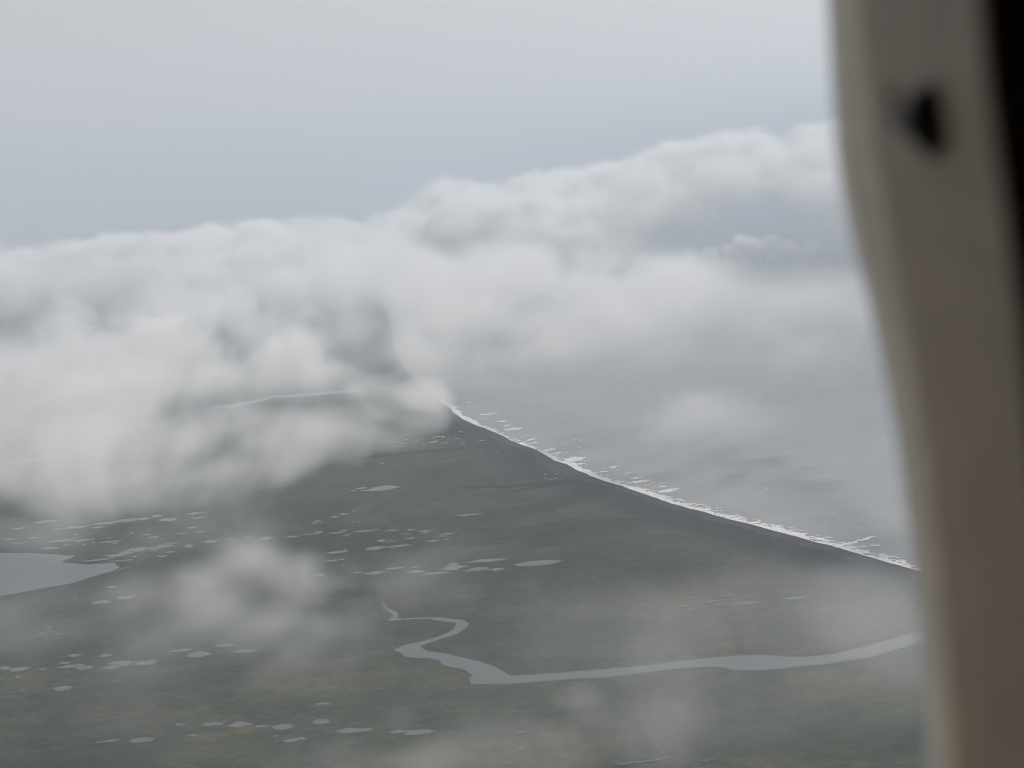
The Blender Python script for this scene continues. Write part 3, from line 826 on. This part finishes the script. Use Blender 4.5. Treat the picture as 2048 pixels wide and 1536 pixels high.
wisp('mist', 'small wisp of mist low over the near tundra', [
        (1140, 1390, 330, 90, 60, 40, .9), (800, 1440, 330, 90, 55, 50, .9), (860, 1510, 330, 130, 60, 50, .8), (960, 1430, 330, 120, 60, 40, .5), (1110, 1480, 330, 140, 60, 60, .45), (640, 1350, 330, 200, 70, 40, .3), (1000, 1500, 330, 200, 60, 60, .4), (700, 1500, 330, 160, 60, 60, .4), (1300, 1450, 330, 220, 60, 60, .3)], 6.0, 200.0, 0.0085, 1.8)

# ------------------------------------------------------------------ the aircraft window round the camera
def loc(px_, py_, depth):
    return CAM + (_F + _R * ((px_ - 1024.0) / FPX) + _U * ((768.0 - py_) / FPX)) * depth
def interp(tab, y):
    xs = [t[0] for t in tab]
    for (y0, x0), (y1, x1) in zip(tab, tab[1:]):
        if y0 <= y <= y1:
            return x0 + (x1 - x0) * (y - y0) / (y1 - y0)
    return tab[0][1] if y < tab[0][0] else tab[-1][1]
def smooth_tab(tab, lo=-900, hi=2500, n=70):
    ys = [lo + (hi - lo) * k / (n - 1) for k in range(n)]
    return [(y, sum(interp(tab, y + d) * w for d, w in ((-70, 1), (-35, 2), (0, 3), (35, 2), (70, 1))) / 9.0) for y in ys]
TA = [(-900, 1640), (0, 1667), (150, 1675), (300, 1684), (400, 1697), (525, 1729), (678, 1769), (896, 1810), (1121, 1838), (1347, 1862), (1536, 1870), (2500, 1880)]
TB = [(-900, 1640 + 30), (0, 1722), (150, 1740), (300, 1755), (405, 1773), (622, 1812), (896, 1860), (1186, 1892), (1536, 1920), (2500, 1960)]
TC = [(-900, 1835), (0, 1944), (200, 1962), (380, 1988), (622, 2020), (944, 2056), (1536, 2120), (2500, 2200)]
mA, mB, mC = smooth_tab(TA), smooth_tab(TB), smooth_tab(TC)
DA, DB, DC = 0.47, 0.43, 0.33
def ring(side, grow, depth):
    """the right side measured, the other three sides of the opening out of the picture, with round corners"""
    y0, y1 = side[0][0], side[-1][0]
    pts = [(x, y) for y, x in side]
    xr0, xr1 = pts[0][0], pts[-1][0]
    def arc(cx, cy, r, a0, a1, n=10):
        return [(cx + r * math.cos(a0 + (a1 - a0) * k / n), cy + r * math.sin(a0 + (a1 - a0) * k / n)) for k in range(n + 1)]
    R_ = 500 + grow
    L_ = -2300
    pts += arc(xr1 - R_, y1, R_, 0, math.pi / 2)[1:]
    pts += arc(L_, y1, R_, math.pi / 2, math.pi)
    pts += arc(L_, y0, R_, math.pi, 1.5 * math.pi)
    pts += arc(xr0 - R_, y0, R_, 1.5 * math.pi, 2 * math.pi)[:-1]
    return [loc(x, y, depth) for x, y in pts]
def loft(name, rings, mat, parent=None, smooth=True):
    me = bpy.data.meshes.new(name)
    n = len(rings[0])
    vs = [tuple(p - CAM) for r in rings for p in r]
    fs = []
    for k in range(len(rings) - 1):
        for i in range(n):
            j = (i + 1) % n
            fs.append((k * n + i, k * n + j, (k + 1) * n + j, (k + 1) * n + i))
    me.from_pydata(vs, [], fs)
    if smooth: me.polygons.foreach_set('use_smooth', [True] * len(fs))
    return obj(name, me, mat, parent)
def plastic(name, col, rough=0.6, var=0.1):
    mt, n, o = new_mat(name)
    b = node(n, 'ShaderNodeBsdfPrincipled'); b.inputs['Roughness'].default_value = rough
    tc = node(n, 'ShaderNodeTexCoord')
    nz = node(n, 'ShaderNodeTexNoise'); nz.inputs['Scale'].default_value = 60; nz.inputs['Detail'].default_value = 4
    n.links.new(tc.outputs['Object'], nz.inputs['Vector'])
    r = ramp(n, nz.outputs[0], [(0.3, tuple(c * (1 - var) for c in col)), (0.7, tuple(c * (1 + var) for c in col))])
    n.links.new(r.outputs[0], b.inputs['Base Color']); n.links.new(b.outputs[0], o.inputs[0])
    return mt
M_strip = plastic('beige_trim', (0.66, 0.58, 0.475), 0.55)
M_panel = plastic('brown_trim', (0.37, 0.30, 0.225), 0.6)
M_rim = plastic('pale_seal', (0.70, 0.70, 0.70), 0.5)
M_black = plastic('black_rubber', (0.012, 0.011, 0.011), 0.6)
M_cabin = plastic('dark_lining', (0.30, 0.25, 0.215), 0.9)

win = bpy.data.objects.new('window_frame', None); COL.objects.link(win); win.location = CAM
tag(win, 'blurred brown aircraft window frame with a dark latch knob', 'window frame', 'thing')
rA, rB, rC = ring(mA, 0, DA), ring(mB, 50, DB), ring(mC, 290, DC)
def between(a, b, t, lift=0.0):
    return [p + (q - p) * t - _F * lift for p, q in zip(a, b)]
outer = ring([(y, x - 14) for y, x in mA], -14, DA + 0.012)
loft('outer_seal', [ring([(y, x + 30) for y, x in mA], 30, DA + 0.03), outer, between(outer, rA, 0.9)], M_rim, win)
loft('edge_strip', [rA, between(rA, rB, .3, .004), between(rA, rB, .7, .004), rB], M_strip, win)
loft('side_panel', [between(rA, rB, .985, -.003), between(rB, rC, .12, -.006), between(rB, rC, .5, -.004), between(rB, rC, .85, .002), rC, between(rC, ring([(y, x + 10) for y, x in mC], 300, DC - .006), 1), ring([(y, x + 26) for y, x in mC], 316, DC - .008), ring([(y, x + 60) for y, x in mC], 350, DC - .006)], M_panel, win)

# latch knob: a short pointed lever on a round foot
def latch():
    bm = bmesh.new()
    rings_ = []
    prof = [((1866, 240), 38, 80, 0.374), ((1852, 238), 35, 66, 0.364), ((1828, 236), 28, 46, 0.372), ((1798, 234), 20, 27, 0.389), ((1778, 233), 12, 14, 0.404), ((1768, 233), 4, 4, 0.416)]
    for (cx, cy), a, b, d in prof:
        rings_.append([bm.verts.new(loc(cx + a * math.cos(t) * 0.7, cy + b * math.sin(t), d - 0.004 * math.cos(t)) - CAM) for t in [2 * math.pi * k / 20 for k in range(20)]])
    for r0, r1 in zip(rings_, rings_[1:]):
        for k in range(20):
            bm.faces.new((r0[k], r0[(k + 1) % 20], r1[(k + 1) % 20], r1[k]))
    bm.faces.new(rings_[-1]); bm.faces.new(rings_[0][::-1])
    bmesh.ops.recalc_face_normals(bm, faces=bm.faces)
    for f in bm.faces: f.smooth = True
    me = bpy.data.meshes.new('latch_knob'); bm.to_mesh(me); bm.free()
    return obj('latch_knob', me, M_black, win)
latch()
def highlight_bump():  # pale bump added to stand for the highlight at the knob's upper left
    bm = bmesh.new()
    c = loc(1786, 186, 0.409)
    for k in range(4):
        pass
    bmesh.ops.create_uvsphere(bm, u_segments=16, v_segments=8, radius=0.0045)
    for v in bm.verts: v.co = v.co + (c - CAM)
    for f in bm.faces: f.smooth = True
    me = bpy.data.meshes.new('highlight_bump'); bm.to_mesh(me); bm.free()
    obj('highlight_bump', me, M_strip, win)
highlight_bump()

# cabin shell behind and beside the camera, open only at the window
me = bpy.data.meshes.new('cabin_wall')
inner_ring = ring([(y, x + 58) for y, x in mC], 348, DC - .006)
n = len(inner_ring)
vs = [tuple(p - CAM) for p in inner_ring]
def box_pt(p):
    d = p - CAM - _F * (DC - .01)
    x = d.dot(_R); y = d.dot(_U)
    cx, cy = -0.1, 0.0
    dx, dy = x - cx, y - cy
    s = min(1.4 / max(1e-6, abs(dx)), 0.95 / max(1e-6, abs(dy)))
    return cx + dx * s, cy + dy * s
for depth in (DC - .014, -1.4):
    for p in inner_ring:
        x, y = box_pt(p)
        vs.append(tuple(_R * x + _U * y + _F * depth))
fs = []
for k in range(2):
    for i in range(n):
        j = (i + 1) % n
        fs.append((k * n + i, k * n + j, (k + 1) * n + j, (k + 1) * n + i))
fs.append(tuple(range(2 * n, 3 * n)))
me.from_pydata(vs, [], fs)
cabin = obj('cabin_wall', me, M_cabin)
cabin.location = CAM
tag(cabin, 'dark unlit cabin wall beside the window', 'cabin wall', 'structure')
